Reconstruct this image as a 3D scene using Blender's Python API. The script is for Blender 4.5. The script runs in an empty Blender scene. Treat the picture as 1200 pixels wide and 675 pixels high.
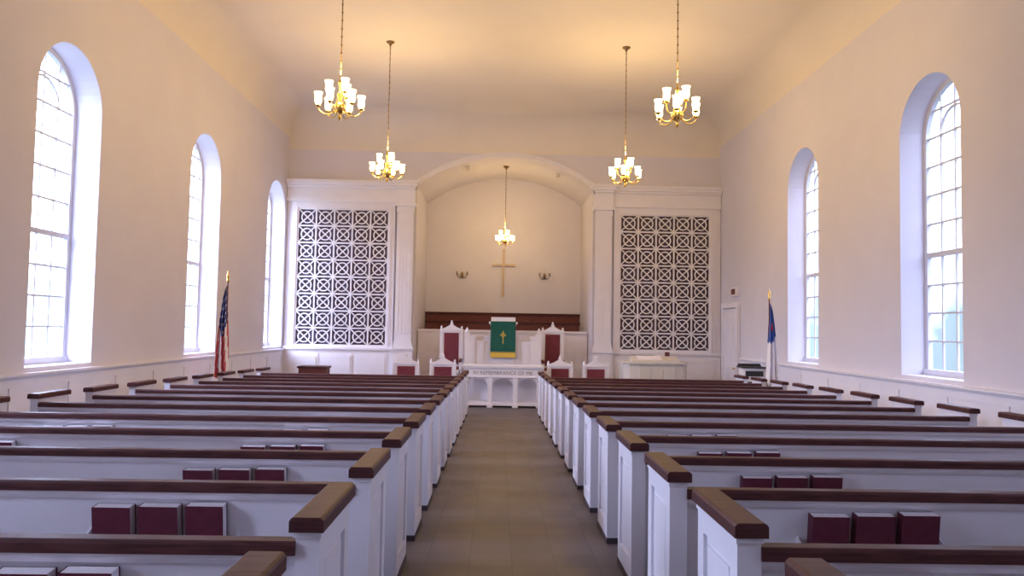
import bpy, bmesh, math, random
from mathutils import Vector, Matrix
random.seed(4)
C=bpy.context
scene=C.scene
try:
    scene.view_settings.view_transform='Standard'
except Exception: pass

# ------------------------------------------------------------ materials
def mat(name,col,rough=0.6,var=0.06,scale=6.0,bump=0.0,metal=0.0,spec=0.4,emis=None,estr=0.0,stretch=None):
    m=bpy.data.materials.new(name); m.use_nodes=True
    nt=m.node_tree; N=nt.nodes; L=nt.links
    b=N['Principled BSDF']
    tc=N.new('ShaderNodeTexCoord'); mp=N.new('ShaderNodeMapping'); no=N.new('ShaderNodeTexNoise')
    no.inputs['Scale'].default_value=scale; no.inputs['Detail'].default_value=4
    if stretch: mp.inputs['Scale'].default_value=stretch
    L.new(tc.outputs['Object'],mp.inputs['Vector']); L.new(mp.outputs['Vector'],no.inputs['Vector'])
    cr=N.new('ShaderNodeValToRGB')
    cr.color_ramp.elements[0].position=0.3; cr.color_ramp.elements[1].position=0.7
    cr.color_ramp.elements[0].color=tuple(c*(1-var) for c in col)+(1,)
    cr.color_ramp.elements[1].color=tuple(min(1,c*(1+var)) for c in col)+(1,)
    L.new(no.outputs['Fac'],cr.inputs['Fac']); L.new(cr.outputs['Color'],b.inputs['Base Color'])
    b.inputs['Roughness'].default_value=rough; b.inputs['Metallic'].default_value=metal
    b.inputs['Specular IOR Level'].default_value=spec
    if bump>0:
        bp=N.new('ShaderNodeBump'); bp.inputs['Strength'].default_value=bump; bp.inputs['Distance'].default_value=0.01
        L.new(no.outputs['Fac'],bp.inputs['Height']); L.new(bp.outputs['Normal'],b.inputs['Normal'])
    if emis:
        b.inputs['Emission Color'].default_value=tuple(emis)+(1,)
        b.inputs['Emission Strength'].default_value=estr
    return m
M={}
M['wall']=mat('plaster_wall',(0.70,0.67,0.74),0.85,0.02,1.5,0.05)
M['ceil']=mat('plaster_ceiling',(0.78,0.71,0.64),0.9,0.02,1.0,0.03)
M['trim']=mat('white_trim_paint',(0.82,0.79,0.84),0.5,0.02,3)
M['pew']=mat('white_pew_paint',(0.76,0.74,0.80),0.45,0.03,3)
M['wood']=mat('dark_mahogany',(0.080,0.030,0.030),0.45,0.35,5,0.03,spec=.14,stretch=(1,12,12))
M['woodl']=mat('brown_wood',(0.17,0.062,0.058),0.6,0.25,6,0.02,spec=.1,stretch=(1,8,8))
M['plinth']=mat('dark_plinth',(0.06,0.04,0.045),0.6,0.2)
M['maroon']=mat('maroon_cloth',(0.19,0.045,0.06),0.6,0.15,20,0.05,spec=.1)
M['cover']=mat('maroon_book_cover',(0.11,0.022,0.040),0.5,0.15,15,0.03,spec=.2)
M['page']=mat('book_pages',(0.90,0.84,0.86),0.8,0.05,60)
M['brass']=mat('polished_brass',(0.75,0.50,0.16),0.25,0.08,10,0,1.0)
M['dbrass']=mat('aged_brass',(0.30,0.20,0.10),0.4,0.1,10,0,1.0)
M['cross']=mat('pale_oak_cross',(0.60,0.46,0.34),0.5,0.1,8)
M['shade']=mat('glowing_glass_shade',(0.9,0.8,0.55),0.3,0.02,10,0,0,0.4,(1.0,0.77,0.36),8.0)
M['green']=mat('green_parament_cloth',(0.025,0.12,0.095),0.8,0.15,20,spec=.1)
M['gold']=mat('gold_fringe',(0.75,0.52,0.08),0.6,0.2,40)
M['back']=mat('dark_grille_cloth',(0.14,0.11,0.15),0.9,0.1,8)
M['navy']=mat('navy_flag_cloth',(0.05,0.06,0.20),0.8,0.1,10)
M['blue']=mat('blue_flag_cloth',(0.05,0.11,0.38),0.8,0.1,10)
M['red']=mat('red_flag_cloth',(0.58,0.07,0.08),0.8,0.1,10)
M['white']=mat('white_flag_cloth',(0.85,0.82,0.85),0.8,0.03,10)
M['cream']=mat('cream_console_paint',(0.66,0.61,0.54),0.45,0.03,5)
M['black']=mat('black_lacquer',(0.03,0.028,0.03),0.4,0.1,5)
M['letter']=mat('grey_lettering',(0.3,0.28,0.28),0.6,0.05,10)
M['carpet']=mat('maroon_carpet',(0.16,0.05,0.055),0.95,0.15,60,0.1)
M['sash']=mat('window_sash_paint',(0.62,0.62,0.68),0.5,0.02,3)

def floor_mat():
    m=bpy.data.materials.new('slate_tile_floor'); m.use_nodes=True
    nt=m.node_tree; N=nt.nodes; L=nt.links; b=N['Principled BSDF']
    tc=N.new('ShaderNodeTexCoord'); br=N.new('ShaderNodeTexBrick')
    br.offset=0.0
    br.inputs['Scale'].default_value=1.0
    br.inputs['Brick Width'].default_value=0.31; br.inputs['Row Height'].default_value=0.31
    br.inputs['Mortar Size'].default_value=0.004; br.inputs['Mortar Smooth'].default_value=0.3
    br.inputs['Color1'].default_value=(0.085,0.064,0.063,1); br.inputs['Color2'].default_value=(0.12,0.088,0.086,1)
    br.inputs['Mortar'].default_value=(0.06,0.045,0.045,1)
    L.new(tc.outputs['Object'],br.inputs['Vector'])
    no=N.new('ShaderNodeTexNoise'); no.inputs['Scale'].default_value=3; no.inputs['Detail'].default_value=6
    L.new(tc.outputs['Object'],no.inputs['Vector'])
    mx=N.new('ShaderNodeMix'); mx.data_type='RGBA'; mx.blend_type='OVERLAY'; mx.inputs['Factor'].default_value=0.35
    L.new(br.outputs['Color'],mx.inputs[6]); L.new(no.outputs['Fac'],mx.inputs[7])
    L.new(mx.outputs[2],b.inputs['Base Color'])
    mr=N.new('ShaderNodeMapRange'); mr.inputs['To Min'].default_value=0.35; mr.inputs['To Max'].default_value=0.6
    L.new(no.outputs['Fac'],mr.inputs['Value']); L.new(mr.outputs['Result'],b.inputs['Roughness'])
    return m
M['floor']=floor_mat()

def glass_mat():
    m=bpy.data.materials.new('window_glass'); m.use_nodes=True
    nt=m.node_tree; N=nt.nodes; L=nt.links; N.clear()
    o=N.new('ShaderNodeOutputMaterial'); t=N.new('ShaderNodeBsdfTransparent'); g=N.new('ShaderNodeBsdfGlossy')
    g.inputs['Roughness'].default_value=0.1
    tc=N.new('ShaderNodeTexCoord'); no=N.new('ShaderNodeTexNoise'); no.inputs['Scale'].default_value=2.5
    cr=N.new('ShaderNodeValToRGB'); cr.color_ramp.elements[0].color=(0.86,0.9,0.92,1); cr.color_ramp.elements[1].color=(0.97,0.97,0.98,1)
    L.new(tc.outputs['Object'],no.inputs['Vector']); L.new(no.outputs['Fac'],cr.inputs['Fac']); L.new(cr.outputs['Color'],t.inputs['Color'])
    mx=N.new('ShaderNodeMixShader'); mx.inputs[0].default_value=0.05
    L.new(t.outputs[0],mx.inputs[1]); L.new(g.outputs[0],mx.inputs[2]); L.new(mx.outputs[0],o.inputs[0])
    return m
M['glass']=glass_mat()

# ------------------------------------------------------------ mesh builder
class B:
    def __init__(s): s.v=[];s.f=[];s.m=[];s.sm=[];s.mats=[]
    def mi(s,k):
        if k not in s.mats: s.mats.append(k)
        return s.mats.index(k)
    def add(s,vs,fs,k,smooth=False):
        o=len(s.v); s.v+= [tuple(p) for p in vs]; i=s.mi(k)
        for f in fs: s.f.append([o+a for a in f]); s.m.append(i); s.sm.append(smooth)
    def hexa(s,p,k): s.add(p,[(0,3,2,1),(4,5,6,7),(0,1,5,4),(1,2,6,5),(2,3,7,6),(3,0,4,7)],k)
    def box(s,x0,x1,y0,y1,z0,z1,k):
        s.hexa([(x0,y0,z0),(x1,y0,z0),(x1,y1,z0),(x0,y1,z0),(x0,y0,z1),(x1,y0,z1),(x1,y1,z1),(x0,y1,z1)],k)
    def P(s,ax,a,u,v):
        return (a,u,v) if ax=='x' else ((u,a,v) if ax=='y' else (u,v,a))
    def prism(s,poly,ax,a0,a1,k,smooth=False):
        n=len(poly); vs=[s.P(ax,a0,*p) for p in poly]+[s.P(ax,a1,*p) for p in poly]
        s.add(vs,[tuple(range(n)),tuple(range(2*n-1,n-1,-1))],k)
        s.add(vs,[(i,(i+1)%n,n+(i+1)%n,n+i) for i in range(n)],k,smooth)
    def lathe(s,prof,cx,cy,cz,k,n=16,smooth=True):
        vs=[];fs=[]
        for r,z in prof:
            for i in range(n):
                a=2*math.pi*i/n; vs.append((cx+r*math.cos(a),cy+r*math.sin(a),cz+z))
        for j in range(len(prof)-1):
            for i in range(n):
                fs.append((j*n+i,j*n+(i+1)%n,(j+1)*n+(i+1)%n,(j+1)*n+i))
        s.add(vs,fs,k,smooth)
    def tube(s,pts,r,k,n=8):
        pts=[Vector(p) for p in pts]; vs=[];fs=[]
        for i,p in enumerate(pts):
            d=(pts[min(i+1,len(pts)-1)]-pts[max(i-1,0)]).normalized()
            a=Vector((0,0,1)) if abs(d.z)<0.9 else Vector((1,0,0))
            u=d.cross(a).normalized(); w=d.cross(u)
            rr=r[i] if isinstance(r,(list,tuple)) else r
            for j in range(n):
                t=2*math.pi*j/n; vs.append(p+u*math.cos(t)*rr+w*math.sin(t)*rr)
        for i in range(len(pts)-1):
            for j in range(n): fs.append((i*n+j,i*n+(j+1)%n,(i+1)*n+(j+1)%n,(i+1)*n+j))
        fs.append(tuple(range(n))); fs.append(tuple((len(pts)-1)*n+j for j in range(n)))
        s.add(vs,fs,k,True)
    def band(s,cu,cv,r0,r1,t0,t1,ax,a0,a1,k,n=24,closed=False):
        vs=[];fs=[]
        for i in range(n+1):
            t=t0+(t1-t0)*i/n; c,q=math.cos(t),math.sin(t)
            for r,a in ((r0,a0),(r1,a0),(r1,a1),(r0,a1)): vs.append(s.P(ax,a,cu+r*c,cv+r*q))
        for i in range(n):
            o=i*4
            for e in range(4): fs.append((o+e,o+(e+1)%4,o+4+(e+1)%4,o+4+e))
        if not closed: fs.append((0,1,2,3)); fs.append((n*4,n*4+1,n*4+2,n*4+3))
        s.add(vs,fs,k)
    def bar(s,p0,p1,w,ax,a0,a1,k):
        d=Vector((p1[0]-p0[0],p1[1]-p0[1])); d.normalize(); nn=Vector((-d.y,d.x))*w/2
        poly=[(p0[0]+nn.x,p0[1]+nn.y),(p1[0]+nn.x,p1[1]+nn.y),(p1[0]-nn.x,p1[1]-nn.y),(p0[0]-nn.x,p0[1]-nn.y)]
        s.prism(poly,ax,a0,a1,k)
    def build(s,name,loc=(0,0,0),bevel=0,recalc=True,rot=None):
        me=bpy.data.meshes.new(name); me.from_pydata(s.v,[],s.f)
        for k in s.mats: me.materials.append(M[k])
        for i,p in enumerate(me.polygons): p.material_index=s.m[i]; p.use_smooth=s.sm[i]
        if recalc:
            bm=bmesh.new(); bm.from_mesh(me); bmesh.ops.recalc_face_normals(bm,faces=bm.faces); bm.to_mesh(me); bm.free()
        ob=bpy.data.objects.new(name,me); ob.location=loc
        if rot: ob.rotation_euler=rot
        C.collection.objects.link(ob)
        return ob
def inst(ob,name,loc,rot=None):
    o=bpy.data.objects.new(name,ob.data); o.location=loc
    if rot: o.rotation_euler=rot
    C.collection.objects.link(o)
    return o

SL=0.0178
def fz(y): return -SL*y
W=6.0; D=21.2; Y0=-3.5; CZ=7.45; AD=24.3
# ------------------------------------------------------------ shell
b=B(); b.add([(-W,Y0,fz(Y0)),(W,Y0,fz(Y0)),(W,D+.1,fz(D+.1)),(-W,D+.1,fz(D+.1))],[(0,1,2,3)],'floor'); b.build('floor')
# ceiling with coves
b=B(); R=0.7; prof=[]
for i in range(9):
    t=math.pi-(math.pi/2)*i/8; prof.append((-W+R+R*math.cos(t),CZ-R+R*math.sin(t)))
prof+= [(-x,z) for x,z in reversed(prof)]
vs=[(x,Y0,z) for x,z in prof]+[(x,D,z) for x,z in prof]; n=len(prof)
b.add(vs,[(i,i+1,n+i+1,n+i) for i in range(n-1)],'ceil',True)
R2=1.0; pf=[]
for i in range(13):
    t=math.pi/2*i/12; pf.append((D-R2+R2*math.sin(t),CZ-R2+R2*math.cos(t)))
vs=[(-W,y,z-.002) for y,z in pf]+[(W,y,z-.002) for y,z in pf]; n=len(pf)
b.add(vs,[(i,i+1,n+i+1,n+i) for i in range(n-1)],'ceil',True)
b.build('ceiling')

WW=1.56; WR=WW/2; SILL=1.00; SPR=4.58; REC=0.42
def side_wall(name,x,sg,cents,door=None):
    b=B(); xo=x+sg*(REC+.05); zt=CZ; N=24
    cur=Y0
    def q(y0,y1,z0,z1): b.add([(x,y0,z0),(x,y1,z0),(x,y1,z1),(x,y0,z1)],[(0,1,2,3)],'wall')
    for c in cents:
        q(cur,c-WR,-.5,zt); q(c-WR,c+WR,-.5,SILL)
        ar=[(c-WR*math.cos(math.pi*i/N),SPR+WR*math.sin(math.pi*i/N)) for i in range(N+1)]
        for i in range(N):
            (a,za),(e,ze)=ar[i],ar[i+1]
            b.add([(x,a,za),(x,e,ze),(x,e,zt),(x,a,zt)],[(0,1,2,3)],'wall')
            b.add([(x,a,za),(x,e,ze),(xo,e,ze),(xo,a,za)],[(0,1,2,3)],'wall',True)
        for yy in (c-WR,c+WR): b.add([(x,yy,SILL),(x,yy,SPR),(xo,yy,SPR),(xo,yy,SILL)],[(0,1,2,3)],'wall')
        b.add([(x,c-WR,SILL),(x,c+WR,SILL),(xo,c+WR,SILL),(xo,c-WR,SILL)],[(0,1,2,3)],'wall')
        cur=c+WR
    q(cur,D,-.5,zt)
    return b.build(name,recalc=False)
LC=[0.8,5.65,10.45,15.3,20.15]; RC=[0.8,5.65,10.82,15.4]  # nearest pairs are out of view, added to light the near pews
side_wall('wall_left',-W,-1,LC); side_wall('wall_right',W,1,RC)
b=B(); b.add([(-W,Y0,-.2),(W,Y0,-.2),(W,Y0,CZ),(-W,Y0,CZ)],[(0,1,2,3)],'wall'); b.build('wall_back')

# front wall with segmental arch
AH=2.45; ASP=5.5; ARI=0.84; AR=(AH*AH+ARI*ARI)/(2*ARI); ACZ=ASP+ARI-AR
A0=math.asin(AH/AR)
arc=[(AR*math.sin(-A0+2*A0*i/32),ACZ+AR*math.cos(-A0+2*A0*i/32)) for i in range(33)]
b=B()
for x0,x1 in ((-W,-AH),(AH,W)): b.add([(x0,D,-.5),(x1,D,-.5),(x1,D,CZ),(x0,D,CZ)],[(0,1,2,3)],'wall')
for i in range(32):
    (a,za),(e,ze)=arc[i],arc[i+1]; b.add([(a,D,za),(e,D,ze),(e,D,CZ),(a,D,CZ)],[(0,1,2,3)],'wall')
b.build('wall_front',recalc=False)
b=B()
for i in range(32):
    (a,za),(e,ze)=arc[i],arc[i+1]; b.add([(a,D,za),(e,D,ze),(e,AD,ze),(a,AD,za)],[(0,1,2,3)],'wall',True)
for x in (-AH,AH): b.add([(x,D,-.5),(x,AD,-.5),(x,AD,ASP),(x,D,ASP)],[(0,1,2,3)],'wall')
b.add([(-AH,AD,-.5)]+[(x,AD,z) for x,z in arc]+[(AH,AD,-.5)],[tuple(range(35))],'wall')
b.build('wall_alcove',recalc=False)
# archivolt
b=B(); b.band(0,ACZ,AR,AR+.09,math.pi/2-A0,math.pi/2+A0,'y',D-.05,D,'trim',40)
b.band(0,ACZ,AR+.09,AR+.13,math.pi/2-A0,math.pi/2+A0,'y',D-.08,D,'trim',40); b.build('trim_1')

# ------------------------------------------------------------ windows
def window(name,x,sg,c):
    b=B(); xi=x+sg*(REC-.05); xo=x+sg*(REC+.02); xm=x+sg*(REC-.03); xn=x+sg*(REC)
    r=WR; fw=.075
    y0,y1=c-r,c+r
    b.box(xi,xo,y0,y0+fw,SILL,SPR,'sash'); b.box(xi,xo,y1-fw,y1,SILL,SPR,'sash')
    b.box(xi-sg*.04,xo,y0,y1,SILL,SILL+.09,'sash')
    b.band(c,SPR,r-fw,r,0,math.pi,'x',xi,xo,'sash',24)
    b.box(xi,xo,y0+fw,y1-fw,2.77,2.84,'sash')
    ri=r-fw; mw=.026
    def top(yy,rr=ri): return SPR+math.sqrt(max(0,rr*rr-(yy-c)**2))
    for i in (1,2,3):
        yy=y0+fw+(2*ri)*i/4
        b.box(xm,xn,yy-mw/2,yy+mw/2,SILL+.09,top(yy),'sash')
    rows=[SILL+.09+(2.77-SILL-.09)*i/4 for i in (1,2,3)]+[2.84+(SPR-2.84)*i/4 for i in (1,2,3,4)]+[SPR+.4]
    for z in rows:
        h=ri if z<=SPR else math.sqrt(ri*ri-(z-SPR)**2)
        b.box(xm-sg*.002,xn,c-h,c+h,z-mw/2,z+mw/2,'sash')
    b.band(c,SPR,ri*.5-mw/2,ri*.5+mw/2,0,math.pi,'x',xm-sg*.004,xn,'sash',20)
    gx=x+sg*(REC-.015)
    poly=[(gx,c-ri,SILL+.05),(gx,c+ri,SILL+.05)]+[(gx,c+ri*math.cos(math.pi*i/24),SPR+ri*math.sin(math.pi*i/24)) for i in range(25)]
    b.add(poly,[tuple(range(len(poly)))],'glass')
    b.build(name)
    ld=bpy.data.lights.new('window_portal','AREA'); ld.shape='RECTANGLE'; ld.size=WW; ld.size_y=SPR+WR-SILL
    try: ld.cycles.is_portal=True
    except Exception: pass
    lo=bpy.data.objects.new('window_portal',ld)
    lo.matrix_world=Matrix.Translation((x+sg*(REC+.06),c,(SPR+WR+SILL)/2))@Vector((-sg,0,0)).to_track_quat('-Z','Y').to_matrix().to_4x4()
    C.collection.objects.link(lo)
k=1
for c in LC: window('window_%d'%k,-W,-1,c); k+=1
for c in RC: window('window_%d'%k,W,1,c); k+=1

# ------------------------------------------------------------ wainscot + chair rails
CR=0.94
def wains(name,x,sg,y0,y1):
    b=B(); t=.03
    xi=x-sg*t
    def ybox(xa,xb,ya,yb,z1,z0=None,k='trim'):
        b.hexa([(xa,ya,fz(ya) if z0 is None else z0),(xb,ya,fz(ya) if z0 is None else z0),(xb,yb,fz(yb) if z0 is None else z0),(xa,yb,fz(yb) if z0 is None else z0),
                (xa,ya,z1),(xb,ya,z1),(xb,yb,z1),(xa,yb,z1)],k)
    xs=sorted((x,xi)); ybox(xs[0],xs[1],y0,y1,CR-.03)
    b.prism([(x,CR-.07),(x-sg*.05,CR-.07),(x-sg*.075,CR-.03),(x-sg*.095,CR-.03),(x-sg*.095,CR),(x,CR)],'y',y0,y1,'trim')
    n=int((y1-y0)/1.25); xs=sorted((xi,x-sg*.045))
    for i in range(n+1):
        yy=y0+(y1-y0-.1)*i/n; ybox(xs[0],xs[1],yy,yy+.1,CR-.17)
    ybox(xs[0],xs[1],y0,y1,CR-.07,CR-.17)
    b.build(name)
wains('trim_2',-W,-1,Y0,D-.22); wains('trim_3',W,1,Y0,19.25)
def baseb(name,x,sg,y1):
    b=B(); xa,xb=sorted((x-sg*.046,x-sg*.065))
    b.hexa([(xa,Y0,fz(Y0)),(xb,Y0,fz(Y0)),(xb,y1,fz(y1)),(xa,y1,fz(y1)),(xa,Y0,fz(Y0)+.16),(xb,Y0,fz(Y0)+.16),(xb,y1,fz(y1)+.16),(xa,y1,fz(y1)+.16)],'trim'); b.build(name)
baseb('baseboard_left',-W,-1,D-.25); baseb('baseboard_right',W,1,19.25)

# ------------------------------------------------------------ front side bays
def bay(name,s):
    b=B(); DD=D-.004
    def bx(x0,x1,y0,y1,z0,z1,k='trim'): 
        a,c=sorted((s*x0,s*x1)); b.box(a,c,y0,y1,z0,z1,k)
    xa,xb=2.47,5.985; zb=-.37
    bx(xa,xb,D-.16,DD,zb,.93); bx(xa,xb,D-.2,DD,.93,1.0); bx(xa,xb,D-.18,DD,zb,zb+.2)
    for i in range(3):
        x0=3.15+i*.93
        bx(x0,x0+.83,D-.175,D-.16,.02,.82); bx(x0+.06,x0+.77,D-.19,D-.175,.08,.76)
    gx0,gx1,gz0,gz1=3.2,5.68,1.05,4.78
    bx(gx0,gx1,D-.03,DD,gz0,gz1,'back')
    bx(3.02,gx0,D-.14,DD,1.0,4.98); bx(gx1,5.86,D-.14,DD,1.0,4.98)
    bx(gx0,gx1,D-.14,DD,gz1,4.98); bx(gx0,gx1,D-.14,DD,1.0,gz0)
    bx(gx0-.07,gx0-.02,D-.165,D-.14,gz0-.03,gz1+.07); bx(gx1+.02,gx1+.07,D-.165,D-.14,gz0-.03,gz1+.07); bx(gx0-.02,gx1+.02,D-.165,D-.14,gz1+.02,gz1+.07)
    bx(5.86,5.985,D-.1,DD,1.0,4.98)
    bx(xa,xb,D-.2,DD,4.98,5.12); bx(xa,xb,D-.17,DD,5.12,5.36)
    for (za,zc,p) in ((5.36,5.42,.24),(5.42,5.5,.31),(5.5,5.56,.36)): bx(xa-.02,xb,D-p,DD,za,zc)
    px0,px1=2.5,2.95
    bx(px0,px1,D-.24,D-.1,1.18,4.72)
    for e in range(4):
        fx=px0+.06+e*.1; bx(fx,fx+.045,D-.25,D-.24,1.4,4.5)
    bx(px0-.04,px1+.04,D-.28,D-.1,-.37,.95); bx(px0-.07,px1+.07,D-.31,D-.1,.95,1.02); bx(px0-.04,px1+.04,D-.28,D-.1,1.02,1.1); bx(px0-.02,px1+.02,D-.26,D-.1,1.1,1.18)
    bx(px0-.02,px1+.02,D-.26,D-.1,4.72,4.77); bx(px0-.01,px1+.01,D-.25,D-.1,4.77,4.88); bx(px0-.06,px1+.06,D-.31,D-.1,4.88,4.98)
    bx(px0-.02,px1+.02,D-.29,D-.1,4.98,5.12); bx(px0-.02,px1+.02,D-.27,D-.1,5.12,5.36)
    for (za,zc,p,o) in ((5.36,5.42,.34,.05),(5.42,5.5,.41,.1),(5.5,5.57,.46,.14)): bx(px0-o,px1+o,D-p,D-.1,za,zc)
    nx,nz=5,8; cw=(gx1-gx0)/nx; ch=(gz1-gz0)/nz; ya,yb=D-.12,D-.085
    for i in range(nx+1): 
        X=gx0+cw*i; bx(X-.02,X+.02,ya-.010,yb,gz0,gz1)
    for j in range(nz+1):
        Z=gz0+ch*j; bx(gx0,gx1,ya-.007,yb+.001,Z-.02,Z+.02)
    for i in range(nx):
        for j in range(nz):
            x0=s*(gx0+cw*i); x1=s*(gx0+cw*(i+1)); z0=gz0+ch*j; z1=z0+ch
            b.bar((x0,z0),(x1,z1),.03,'y',ya,yb-.001,'trim'); b.bar((x0,z1),(x1,z0),.03,'y',ya+.002,yb-.003,'trim')
            b.band((x0+x1)/2,(z0+z1)/2,.14,.172,0,2*math.pi,'y',ya-.004,yb-.002,'trim',16,True)
    return b.build(name)
bay('organ_grille_screen',-1); bay('organ_grille_screen.001',1)

# ------------------------------------------------------------ door, exit sign
b=B(); dy0,dy1,dz=19.5,20.6,2.2; f=fz(20)
b.box(W-.05,W-.01,dy0,dy1,f,dz,'trim')
for (z0,z1) in ((f+.2,f+1.05),(f+1.2,dz-.15)):
    for (a,c) in ((dy0+.12,dy0+.5),(dy1-.5,dy1-.12)): b.box(W-.065,W-.05,a,c,z0,z1,'trim')
for (a,c) in ((dy0-.13,dy0),(dy1,dy1+.13)): b.box(W-.09,W-.01,a,c,f,dz+.12,'trim')
b.box(W-.1,W-.01,dy0-.16,dy1+.16,dz+.02,dz+.16,'trim')
b.lathe([(0,0),(.03,.0),(.035,.03),(.0,.06)],W-.1,dy0+.1,f+1,'brass',12)
b.build('door_1')
b=B(); b.box(W-.1,W-.01,19.45,19.85,2.52,2.74,'trim'); b.box(W-.11,W-.1,19.5,19.8,2.56,2.70,'woodl'); b.build('exit_sign')

# ------------------------------------------------------------ pews
def capprof(u0,u1,z0,z1,r=.014):
    return [(u0,z0),(u1,z0),(u1,z1-r),(u1-r*.4,z1-r*.4),(u1-r,z1),(u0+r,z1),(u0+r*.4,z1-r*.4),(u0,z1-r)]
PL=4.42; EL=.56
def pew(s):
    b=B()
    def bx(x0,x1,y0,y1,z0,z1,k='pew'):
        a,c=sorted((s*x0,s*x1)); b.box(a,c,y0,y1,z0,z1,k)
    for x0 in (0,PL-.09):
        x1=x0+.09
        bx(x0+.016,x1-.016,.0,EL,0,.89)
        for (xa,xb) in ((x0,x0+.016),(x1-.016,x1)):
            bx(xa,xb,0,.09,.0,.89); bx(xa,xb,EL-.09,EL,.0,.89); bx(xa,xb,.09,EL-.09,.79,.89); bx(xa,xb,.09,EL-.09,.0,.17)
        bx(x0+.007,x1-.007,.13,EL-.13,.21,.75)
        bx(x0-.004,x1+.004,-.006,EL+.006,-.02,.05,'plinth')
        bx(x0-.006,x1+.006,-.008,EL+.008,.875,.9)
        u0,u1=sorted((s*(x0-.018),s*(x1+.018)))
        b.prism(capprof(u0,u1,.9,.955),'y',-.03,EL+.04,'wood')
    xa,xb=sorted((s*.088,s*(PL-.088)))
    b.hexa([(xa,.13,.02),(xb,.13,.02),(xb,.155,.02),(xa,.155,.02),(xa,.03,.82),(xb,.03,.82),(xb,.055,.82),(xa,.055,.82)],'pew')
    b.prism(capprof(-.015,.075,.812,.862),'x',xa,xb,'wood')
    b.prism([(.02,.77),(.03,.77),(.03,.812),(.005,.812),(.008,.79)],'x',xa,xb,'pew')
    b.prism([(.12,.40),(.50,.42),(.52,.435),(.50,.455),(.12,.435)],'x',xa,xb,'woodl')
    bx(.088,PL-.088,.46,.48,.30,.42)
    px=PL/2
    pr=[(.13,0),(.46,0),(.46,.42),(.52,.46),(.51,.53),(.45,.575),(.38,.575),(.29,.59),(.22,.64),(.16,.73),(.12,.81),(.07,.81),(.09,.4)]
    u0,u1=sorted((s*(px-.025),s*(px+.025))); b.prism(pr,'x',u0,u1,'pew')
    for rx in (1.06,3.3):
        a,c=rx-.37,rx+.37
        bx(a,c,-.028,.07,.50,.512); bx(a,c,-.040,-.028,.50,.56)
        for e in (a-.012,c):
            u0,u1=sorted((s*e,s*(e+.012))); b.prism([(-.04,.50),(.08,.50),(.065,.62),(-.04,.56)],'x',u0,u1,'pew')
    return b
def books(sel):
    b=B()
    for i in sel:
        w=.19+.008*(i%2); h=.222+.006*((i*7)%3); t=.066; a=math.radians(-7.2)
        xa=(i-1)*.232-.095+random.uniform(-.008,.008); xb=xa+w
        def P(x,y,z):
            return (x, -.012+y*math.cos(a)+z*math.sin(a), .516+z*math.cos(a)-y*math.sin(a))
        def bx(xa,xb,ya,yb,za,zb,k):
            b.hexa([P(xa,ya,za),P(xb,ya,za),P(xb,yb,za),P(xa,yb,za),P(xa,ya,zb),P(xb,ya,zb),P(xb,yb,zb),P(xa,yb,zb)],k)
        bx(xa,xb,0,.004,0,h,'cover'); bx(xa,xb,t-.004,t,0,h,'cover'); bx(xa,xa+.005,.004,t-.004,0,h,'cover')
        bx(xa+.005,xb-.003,.004,t-.004,.004,h-.0005,'page')
    return b
pl=pr_=None
ROW0=1.755; SP=1.12; NR=14
bkm=[books(s).build('hymnals',(0,0,-50)) for s in ((0,1,2),(0,1,2),(0,1),(1,2))]
for r in range(NR):
    y=ROW0+SP*r; z=fz(y+.3)
    for s in (-1,1):
        x=s*.77
        if s<0:
            if pl is None: pl=pew(-1).build('church_pew',(x,y,z))
            else: inst(pl,'church_pew',(x,y,z))
        else:
            if pr_ is None: pr_=pew(1).build('church_pew',(x,y,z))
            else: inst(pr_,'church_pew',(x,y,z))
        for rx in (1.06,3.3):
            if rx>2 and random.random()<.4: continue
            m=bkm[0] if r<5 and rx<2 else random.choice(bkm)
            inst(m,'hymnals',(s*(.77+rx),y,z+.0005))
for m in bkm: bpy.data.objects.remove(m)

# ------------------------------------------------------------ chancel platform
PZ=0.02; PY=20.0
b=B(); b.box(-2.42,2.42,PY,AD-.01,-.45,PZ-.004,'carpet'); b.box(-2.42,2.42,PY-.35,PY,-.45,PZ-.18,'carpet')
b.box(-2.44,2.44,PY-.02,PY,PZ-.05,PZ-.004,'trim'); b.build('chancel_platform')

# communion table
b=B(); ty0,ty1=18.75,19.35; tz=fz(19.05); tw=1.0; H=1.02
b.box(-tw,tw,ty0-.04,ty1+.04,tz+H-.05,tz+H,'trim'); b.box(-tw+.03,tw-.03,ty0-.02,ty1+.02,tz+H-.08,tz+H-.05,'trim')
b.box(-tw+.06,tw-.06,ty0,ty1,tz+H-.26,tz+H-.08,'trim')
b.box(-tw+.04,tw-.04,ty0-.015,ty1,tz+H-.29,tz+H-.26,'trim')
for x in (-.94,-.36,.26,.84):
    b.box(x,x+.1,ty0,ty0+.1,tz+.1,tz+H-.28,'trim'); b.box(x-.02,x+.12,ty0-.02,ty0+.12,tz-.005,tz+.1,'trim')
    b.box(x,x+.1,ty1-.1,ty1,tz,tz+H-.28,'trim')
    b.box(x-.015,x+.115,ty0-.015,ty0+.115,tz+H-.36,tz+H-.31,'trim')
for (xa,xb) in ((-.84,-.36),(-.26,.26),(.36,.84)):
    w=(xb-xa)/2; cx=(xa+xb)/2; zt=tz+H-.26
    for i in range(12):
        a=cx-w*math.cos(math.pi*i/12); c=cx-w*math.cos(math.pi*(i+1)/12)
        za=zt-.24+.18*math.sin(math.pi*i/12); zc=zt-.24+.18*math.sin(math.pi*(i+1)/12)
        b.prism([(a,za),(c,zc),(c,zt),(a,zt)],'y',ty0+.03,ty0+.06,'trim')
b.box(-.9,.9,ty1-.09,ty1-.06,tz+.1,tz+H-.28,'trim')
b.box(-.96,.96,ty0+.02,ty1-.02,tz+.05,tz+.13,'trim')
tab=b.build('communion_table')
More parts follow.
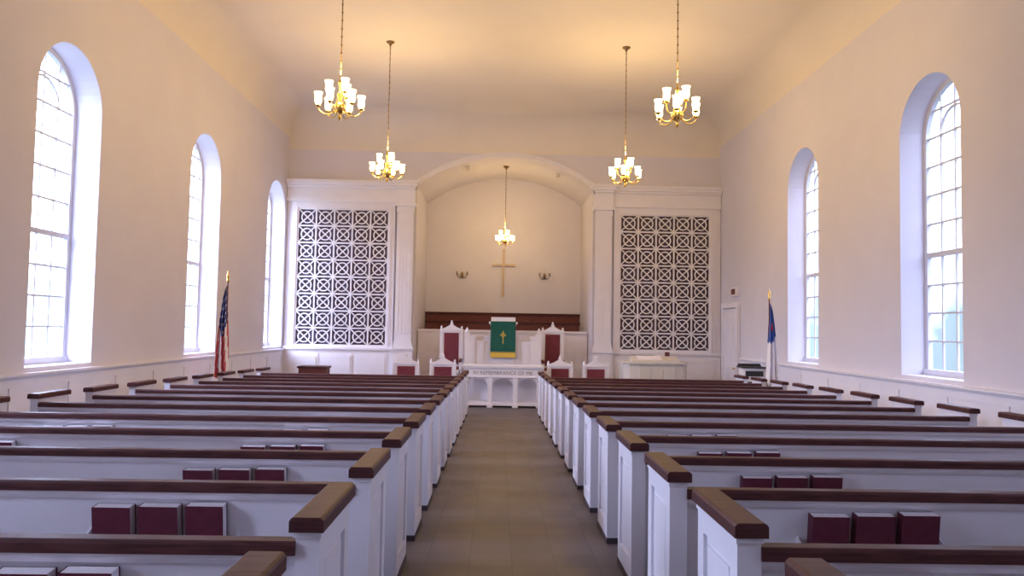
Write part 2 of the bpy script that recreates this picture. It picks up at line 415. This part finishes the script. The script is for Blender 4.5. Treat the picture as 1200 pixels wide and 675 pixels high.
cu=bpy.data.curves.new('inscription','FONT'); cu.body='IN REMEMBRANCE OF ME'; cu.size=.122; cu.extrude=.003; cu.align_x='CENTER'; cu.space_character=1.05
to=bpy.data.objects.new('inscription',cu); cu.materials.append(M['letter']); C.collection.objects.link(to)
to.location=(0,ty0-.004,tz+H-.215); to.rotation_euler=(math.pi/2,0,0); to.parent=tab

# chairs with pedimented backs
def chair(name,x,y,z,w,h,seat):
    b=B(); hw=w/2
    for sx in (-1,1):
        xx=sx*(hw-.035)
        b.box(xx-.035,xx+.035,-.02,.05,0,h-.22,'trim')
        b.box(xx-.03,xx+.03,-.52,-.46,0,seat+.22,'trim')
        b.prism([(-.54,seat+.2),(.0,seat+.24),(.0,seat+.28),(-.56,seat+.25)],'x',xx-.04,xx+.04,'woodl')
        b.lathe([(0,0),(.03,0),(.035,.03),(.02,.05),(.03,.08),(0,.12)],xx,.015,h-.22,'trim',10)
    b.box(-hw+.07,hw-.07,.0,.03,seat,h-.2,'trim')
    b.box(-hw+.11,hw-.11,-.015,0,seat+.12,h-.30,'maroon')
    b.box(-hw,hw,-.03,.055,h-.25,h-.2,'trim')
    pl=[(-hw,h-.2)]+[(-hw+(hw)*t,h-.2+.15*(t**1.6)) for t in (.25,.5,.75,.9)]+[(-.05,h-.05),(0,h-.02),(.05,h-.05)]+[(hw-(hw)*t,h-.2+.15*(t**1.6)) for t in (.9,.75,.5,.25)]+[(hw,h-.2)]
    b.prism(pl,'y',-.02,.045,'trim')
    b.lathe([(0,0),(.025,0),(.03,.03),(.015,.06),(0,.08)],0,.012,h-.03,'trim',10)
    b.box(-hw+.03,hw-.03,-.52,0,seat-.1,seat,'trim'); b.box(-hw+.05,hw-.05,-.5,-.01,seat,seat+.06,'maroon')
    return b.build(name,(x,y,z))
chair('pulpit_chair',-1.40,21.0,PZ,.62,1.72,.45); chair('pulpit_chair.001',1.36,21.0,PZ,.62,1.72,.45)
for i,x in enumerate((-2.42,-1.50,1.44,2.34)):
    chair('deacon_chair'+('.%03d'%i if i else ''),x,19.35,fz(19.1),.66,1.24,.42)

# pulpit with wings
b=B(); y0=20.35; pz=PZ
b.box(-.30,.30,y0,y0+.5,pz,pz+1.62,'trim'); b.box(-.36,.36,y0-.04,y0+.54,pz,pz+.14,'trim'); b.box(-.33,.33,y0-.02,y0+.52,pz+.14,pz+.2,'trim')
b.box(-.34,.34,y0-.04,y0+.54,pz+1.62,pz+1.68,'trim'); b.box(-.38,.38,y0-.08,y0+.58,pz+1.68,pz+1.74,'trim')
b.hexa([(-.32,y0-.05,pz+1.74),(.32,y0-.05,pz+1.74),(.32,y0+.5,pz+1.74),(-.32,y0+.5,pz+1.74),(-.32,y0-.05,pz+1.86),(.32,y0-.05,pz+1.86),(.32,y0+.5,pz+1.77),(-.32,y0+.5,pz+1.77)],'trim')
b.box(-.2,.2,y0-.01,y0,pz+.3,pz+1.5,'trim')
for s in (-1,1):
    for j,(xa,xb,zt,yy) in enumerate(((.30,.50,1.36,.06),(.50,.74,1.22,.02),(.74,.98,1.36,-.06))):
        a,c=sorted((s*xa,s*xb)); b.box(a,c,y0+yy,y0+yy+.1,pz,pz+zt-.06,'trim'); b.box(a-.015,c+.015,y0+yy-.03,y0+yy+.13,pz+zt-.06,pz+zt,'trim')
        b.box(a+.05,c-.05,y0+yy-.012,y0+yy,pz+.5,pz+zt-.14,'trim')
    a=s*.95; b.box(a-.06,a+.06,y0-.08,y0+.08,pz,pz+1.38,'trim'); b.box(a-.08,a+.08,y0-.1,y0+.1,pz+1.38,pz+1.43,'trim')
    b.lathe([(0,0),(.04,0),(.05,.04),(.02,.07),(.04,.1),(0,.16)],a,y0,pz+1.43,'trim',12)
b.build('pulpit')
b=B(); yp=y0-.095
b.box(-.33,.33,yp,yp+.012,pz+.92,pz+1.75,'green')
b.box(-.33,.33,yp-.002,yp+.012,pz+.80,pz+.92,'gold'); b.box(-.33,.33,yp-.003,yp,pz+.93,pz+.945,'gold')
b.box(-.010,.010,yp-.004,yp,pz+1.16,pz+1.5,'gold'); b.box(-.08,.08,yp-.004,yp,pz+1.38,pz+1.40,'gold')
b.band(0,pz+1.39,.045,.057,0,2*math.pi,'y',yp-.004,yp,'gold',16,True)
b.build('pulpit_parament')

# choir rail behind, brown panelling
b=B(); cy=22.0
b.box(-2.42,2.42,cy,cy+.08,PZ,1.46,'trim'); b.box(-2.43,2.43,cy-.05,cy+.13,1.46,1.53,'trim'); b.box(-2.43,2.43,cy-.02,cy,PZ,PZ+.18,'trim')
for i in range(8):
    x0=-2.36+i*.6; b.box(x0,x0+.5,cy-.02,cy,.3,1.36,'trim'); b.box(x0+.06,x0+.44,cy-.035,cy-.02,.36,1.3,'trim')
b.build('choir_rail')
b=B(); b.box(-2.43,2.43,AD-.07,AD-.01,PZ,2.0,'woodl'); b.box(-2.44,2.44,AD-.1,AD-.01,2.0,2.07,'wood')
for i in range(7):
    x0=-2.36+i*.68; b.box(x0,x0+.6,AD-.09,AD-.07,.5,1.9,'woodl')
b.build('trim_4')
b=B()
b.box(-2.3,2.3,23.0,23.05,PZ+.3,1.72,'woodl'); b.box(-2.32,2.32,22.97,23.09,1.72,1.78,'wood'); b.box(-2.3,2.3,22.6,23.0,PZ+.38,PZ+.43,'woodl')
for x in (-2.34,2.29): b.box(x,x+.05,22.55,23.08,PZ,1.3,'woodl')
b.box(-.03,.03,22.6,23.0,PZ,PZ+.4,'woodl')
b.build('choir_bench')

# wall cross and sconces
b=B(); cy=AD-.07
b.box(-.035,.035,cy,cy+.055,2.62,4.05,'cross'); b.box(-.32,.32,cy-.004,cy+.055,3.55,3.62,'cross')
for (x,z) in ((0,4.05),(0,2.62),(-.32,3.585),(.32,3.585)):
    b.prism([(x+.05*math.cos(t*math.pi/4),z+.05*math.sin(t*math.pi/4)) for t in range(8)],'y',cy-.006,cy+.055,'cross')
b.build('wall_cross')
def sconce(name,x):
    b=B(); y=AD
    b.lathe([(0,-.1),(.03,-.08),(.045,0),(.03,.08),(0,.1)],x,y-.06,3.25,'dbrass',12)
    for s in (-1,1):
        b.tube([(x,y-.06,3.22),(x+s*.06,y-.12,3.15),(x+s*.13,y-.16,3.17),(x+s*.16,y-.16,3.25)],.012,'dbrass',8)
        b.lathe([(0,0),(.035,.0),(.04,.015),(.018,.02),(.018,.1),(0,.1)],x+s*.16,y-.16,3.25,'dbrass',10)
    b.build(name)
sconce('wall_sconce',-1.3); sconce('wall_sconce.001',1.3)
for i,x in enumerate((-1.07,1.5)):
    zc=ACZ+math.sqrt(AR*AR-x*x); b=B()
    b.lathe([(0,0),(.05,0),(.05,-.03),(.012,-.035),(.012,-.05),(.05,-.06),(.06,-.14),(.05,-.14),(0,-.09)],x,21.7,zc,'cream',14)
    b.build('ceiling_spotlight'+('.001' if i else ''))

# ------------------------------------------------------------ chandeliers
def chandelier(name,x,y,z,top,scale=1.0,en=1.0):
    b=B(); S=scale
    prof=[(0,-.30),(.012,-.29),(.03,-.26),(.02,-.23),(.012,-.215),(.05,-.19),(.085,-.14),(.085,-.10),(.05,-.06),(.02,-.04),(.018,0),(.04,.03),(.045,.06),(.02,.10),(.014,.18),(.03,.22),(.03,.24),(.012,.28),(.008,.34),(0,.35)]
    b.lathe([(r*S,q*S) for r,q in prof],0,0,0,'brass',16)
    spec=[(.29,-.13,2*math.pi*(i+.25)/6,-.13) for i in range(6)]+[(.155,.05,2*math.pi*(i+.55)/3,.0) for i in range(3)]
    for rr,ze,a,zb in spec:
        ca,sa=math.cos(a),math.sin(a); pts=[]
        ctrl=[(.03,zb),(rr*.4,zb-.08),(rr*.7,zb-.09),(rr*.93,zb-.05),(rr,ze)]
        for j in range(len(ctrl)-1):
            p0=ctrl[max(j-1,0)];p1=ctrl[j];p2=ctrl[j+1];p3=ctrl[min(j+2,len(ctrl)-1)]
            for q in range(4):
                t=q/4
                f=lambda a0,a1,a2,a3: .5*((2*a1)+(-a0+a2)*t+(2*a0-5*a1+4*a2-a3)*t*t+(-a0+3*a1-3*a2+a3)*t**3)
                pts.append((f(p0[0],p1[0],p2[0],p3[0]),f(p0[1],p1[1],p2[1],p3[1])))
        pts.append(ctrl[-1])
        b.tube([(r*ca*S,r*sa*S,q*S) for r,q in pts],.008*S,'brass',8)
        ex,ey,ez=rr*ca*S,rr*sa*S,ze*S
        b.lathe([(0,0),(.02*S,0),(.042*S,.012*S),(.042*S,.018*S),(.02*S,.022*S),(.022*S,.04*S),(0,.04*S)],ex,ey,ez,'brass',12)
        b.lathe([(.024*S,.03*S),(.040*S,.05*S),(.049*S,.08*S),(.046*S,.13*S),(.049*S,.17*S),(.060*S,.20*S),(.055*S,.197*S),(.042*S,.13*S),(.02*S,.05*S),(0,.045*S)],ex,ey,ez,'shade',14)
    L=top-z
    b.tube([(0,0,.34*S),(0,0,L-.02)],.008,'dbrass',8)
    k=.4*S
    while k<L-.1:
        b.lathe([(.0,0),(.014,.012),(.014,.03),(0,.042)],0,0,k,'dbrass',8); k+=.12
    b.lathe([(0,-.1),(.02,-.09),(.03,-.05),(.08,-.02),(.085,0),(0,0)],0,0,L,'dbrass',16)
    o=b.build(name,(x,y,z))
    ld=bpy.data.lights.new('lamp_glow','POINT'); ld.energy=LAMP*en; ld.color=(1.0,.66,.25); ld.shadow_soft_size=.12
    lo=bpy.data.objects.new('lamp_glow',ld); lo.location=(0,0,.26); C.collection.objects.link(lo); lo.parent=o
    return o
LAMP=190
chandelier('chandelier',-2.48,11.0,4.86,CZ,1.05); chandelier('chandelier.001',2.42,11.0,4.86,CZ,1.05)
chandelier('chandelier.002',-2.46,15.6,4.84,CZ,1.05); chandelier('chandelier.003',2.42,15.6,4.84,CZ,1.05)
chandelier('chandelier.004',.02,22.3,4.22,6.32,.85,.42)

# ------------------------------------------------------------ flags
def flag(name,x,y,kind,sgn,H):
    z=fz(y); b=B()
    b.lathe([(0,0),(.15,0),(.15,.02),(.12,.04),(.05,.07),(.03,.12),(0,.12)],0,0,0,'dbrass',20)
    b.tube([(0,0,.08),(0,0,H)],.014,'woodl',10)
    b.lathe([(0,0),(.02,.0),(.03,.03),(.02,.05),(.035,.10),(.02,.16),(0,.24)],0,0,H,'brass',10)
    nu,nv=26,34; vs=[]
    for j in range(nv+1):
        v=j/nv
        for i in range(nu+1):
            u=i/nu
            wdt=.05+.22*v**.8
            xx=sgn*(u*wdt)-sgn*.07*v
            yy=.055*math.sin(u*16+v*2.0)*(0.35+v*.65)-.02
            bot=1.60+.18*math.sin(u*3.0)
            zz=H-.05-u*.12-v*bot
            vs.append((xx,yy,zz))
    for j in range(nv):
        for i in range(nu):
            v=(j+.5)/nv;u=(i+.5)/nu
            if kind=='us':
                if v<.40+.12*math.sin(u*3): k='white' if (i%4==1 and j%3==1) else 'navy'
                else: k='red' if ((i+j//5)//3)%2 else 'white'
            else:
                k='blue' if v<.5-.15*u else 'white'
                if .2<v<.3 and .3<u<.6: k='red'
            o=j*(nu+1)+i
            b.add([vs[o],vs[o+1],vs[o+nu+2],vs[o+nu+1]],[(0,1,2,3)],k,True)
    return b.build(name,(x,y,z),recalc=False)
flag('american_flag',-5.40,15.0,'us',-1,2.66); flag('christian_flag',5.40,15.6,'chr',1,2.54)

# ------------------------------------------------------------ organ console right
b=B(); z=fz(19.3)
x0,x1,y0,y1=2.98,4.55,18.75,19.75
b.prism([(x0,y0+.25),(x0+.12,y0+.06),(x0+.35,y0),(x1-.35,y0),(x1-.12,y0+.06),(x1,y0+.25),(x1,y1),(x0,y1)],'z',z,z+1.12,'cream')
b.prism([(x0-.04,y0+.22),(x0+.1,y0+.0),(x0+.35,y0-.05),(x1-.35,y0-.05),(x1-.1,y0),(x1+.04,y0+.22),(x1+.04,y1),(x0-.04,y1)],'z',z+1.12,z+1.17,'cream')
for i in range(3): 
    xx=x0+.35+i*.3; b.box(xx,xx+.26,y0-.02,y0,z+.2,z+1.0,'cream')
b.hexa([(x0+.2,y0+.15,z+1.17),(x1-.2,y0+.15,z+1.17),(x1-.2,y0+.55,z+1.17),(x0+.2,y0+.55,z+1.17),(x0+.2,y0+.15,z+1.2),(x1-.2,y0+.15,z+1.2),(x1-.2,y0+.55,z+1.30),(x0+.2,y0+.55,z+1.30)],'cream')
b.hexa([(x0+.35,y0+.2,z+1.215),(x0+.95,y0+.2,z+1.215),(x0+.95,y0+.5,z+1.29),(x0+.35,y0+.5,z+1.29),(x0+.35,y0+.2,z+1.235),(x0+.95,y0+.2,z+1.235),(x0+.95,y0+.5,z+1.31),(x0+.35,y0+.5,z+1.31)],'page')
b.box(x1-.45,x1-.35,y0+.6,y0+.7,z+1.17,z+1.4,'woodl'); b.box(x1-.7,x1-.5,y0+.6,y0+.7,z+1.17,z+1.33,'page')
b.build('organ_console')
b=B(); x,y=-4.6,18.9; z=fz(y)-.12
b.box(x-.36,x+.36,y-.25,y+.25,z+1.0,z+1.05,'wood'); b.box(x-.33,x+.33,y-.22,y+.22,z+.85,z+1.0,'woodl')
for sx in (-.30,.30):
    for sy in (-.18,.18): b.box(x+sx-.03,x+sx+.03,y+sy-.03,y+sy+.03,z+.12,z+.86,'woodl')
b.box(x-.32,x+.32,y-.2,y+.2,z+.3,z+.33,'woodl')
b.build('side_table')
b=B(); x,y=5.62,17.35; z=fz(y)
b.box(x-.28,x+.28,y-.22,y+.22,z+1.10,z+1.13,'black'); b.box(x-.24,x+.24,y-.18,y+.18,z+.5,z+1.10,'white')
b.box(x-.2,x+.2,y-.19,y-.18,z+.92,z+1.04,'black'); b.box(x-.2,x+.2,y-.19,y-.18,z+.6,z+.8,'black')
for sx in (-.22,.22):
    for sy in (-.16,.16): b.box(x+sx-.02,x+sx+.02,y+sy-.02,y+sy+.02,z,z+.5,'black')
b.prism([(x-.28,z+1.13),(x+.28,z+1.13),(x+.24,z+1.19),(x-.24,z+1.19)],'y',y+.16,y+.2,'black')
b.build('offering_stand')

# ------------------------------------------------------------ world
w=bpy.data.worlds.new('overcast_daylight'); scene.world=w; w.use_nodes=True
nt=w.node_tree; N=nt.nodes; L=nt.links
bg=N['Background']; tc=N.new('ShaderNodeTexCoord'); sp=N.new('ShaderNodeSeparateXYZ'); L.new(tc.outputs['Generated'],sp.inputs[0])
mr=N.new('ShaderNodeMapRange'); mr.inputs['From Min'].default_value=-.7; mr.inputs['From Max'].default_value=.7
mr.inputs['To Min'].default_value=27.0; mr.inputs['To Max'].default_value=6.5; L.new(sp.outputs['X'],mr.inputs['Value'])
cr=N.new('ShaderNodeValToRGB'); 
no=N.new('ShaderNodeTexNoise'); no.inputs['Scale'].default_value=14; no.inputs['Detail'].default_value=5; L.new(tc.outputs['Generated'],no.inputs['Vector'])
ad=N.new('ShaderNodeMath'); ad.operation='MULTIPLY_ADD'; ad.inputs[1].default_value=.35; L.new(no.outputs['Fac'],ad.inputs[0]); L.new(sp.outputs['Z'],ad.inputs[2])
cr.color_ramp.elements[0].position=.0; cr.color_ramp.elements[0].color=(.06,.08,.09,1)
cr.color_ramp.elements[1].position=.40; cr.color_ramp.elements[1].color=(.61,.68,1,1)
e=cr.color_ramp.elements.new(.20); e.color=(.07,.095,.125,1)
L.new(ad.outputs[0],cr.inputs['Fac']); L.new(cr.outputs['Color'],bg.inputs['Color']); L.new(mr.outputs['Result'],bg.inputs['Strength'])

# ------------------------------------------------------------ camera
cd=bpy.data.cameras.new('camera'); cd.lens=27; cd.sensor_width=36; cam=bpy.data.objects.new('camera',cd); C.collection.objects.link(cam)
cam.matrix_world=Matrix.Translation((-.13,0,1.6))@Matrix.Rotation(math.radians(-.97),4,'Z')@Matrix.Rotation(math.radians(92.98),4,'X')@Matrix.Rotation(math.radians(1.0),4,'Z')
scene.camera=cam
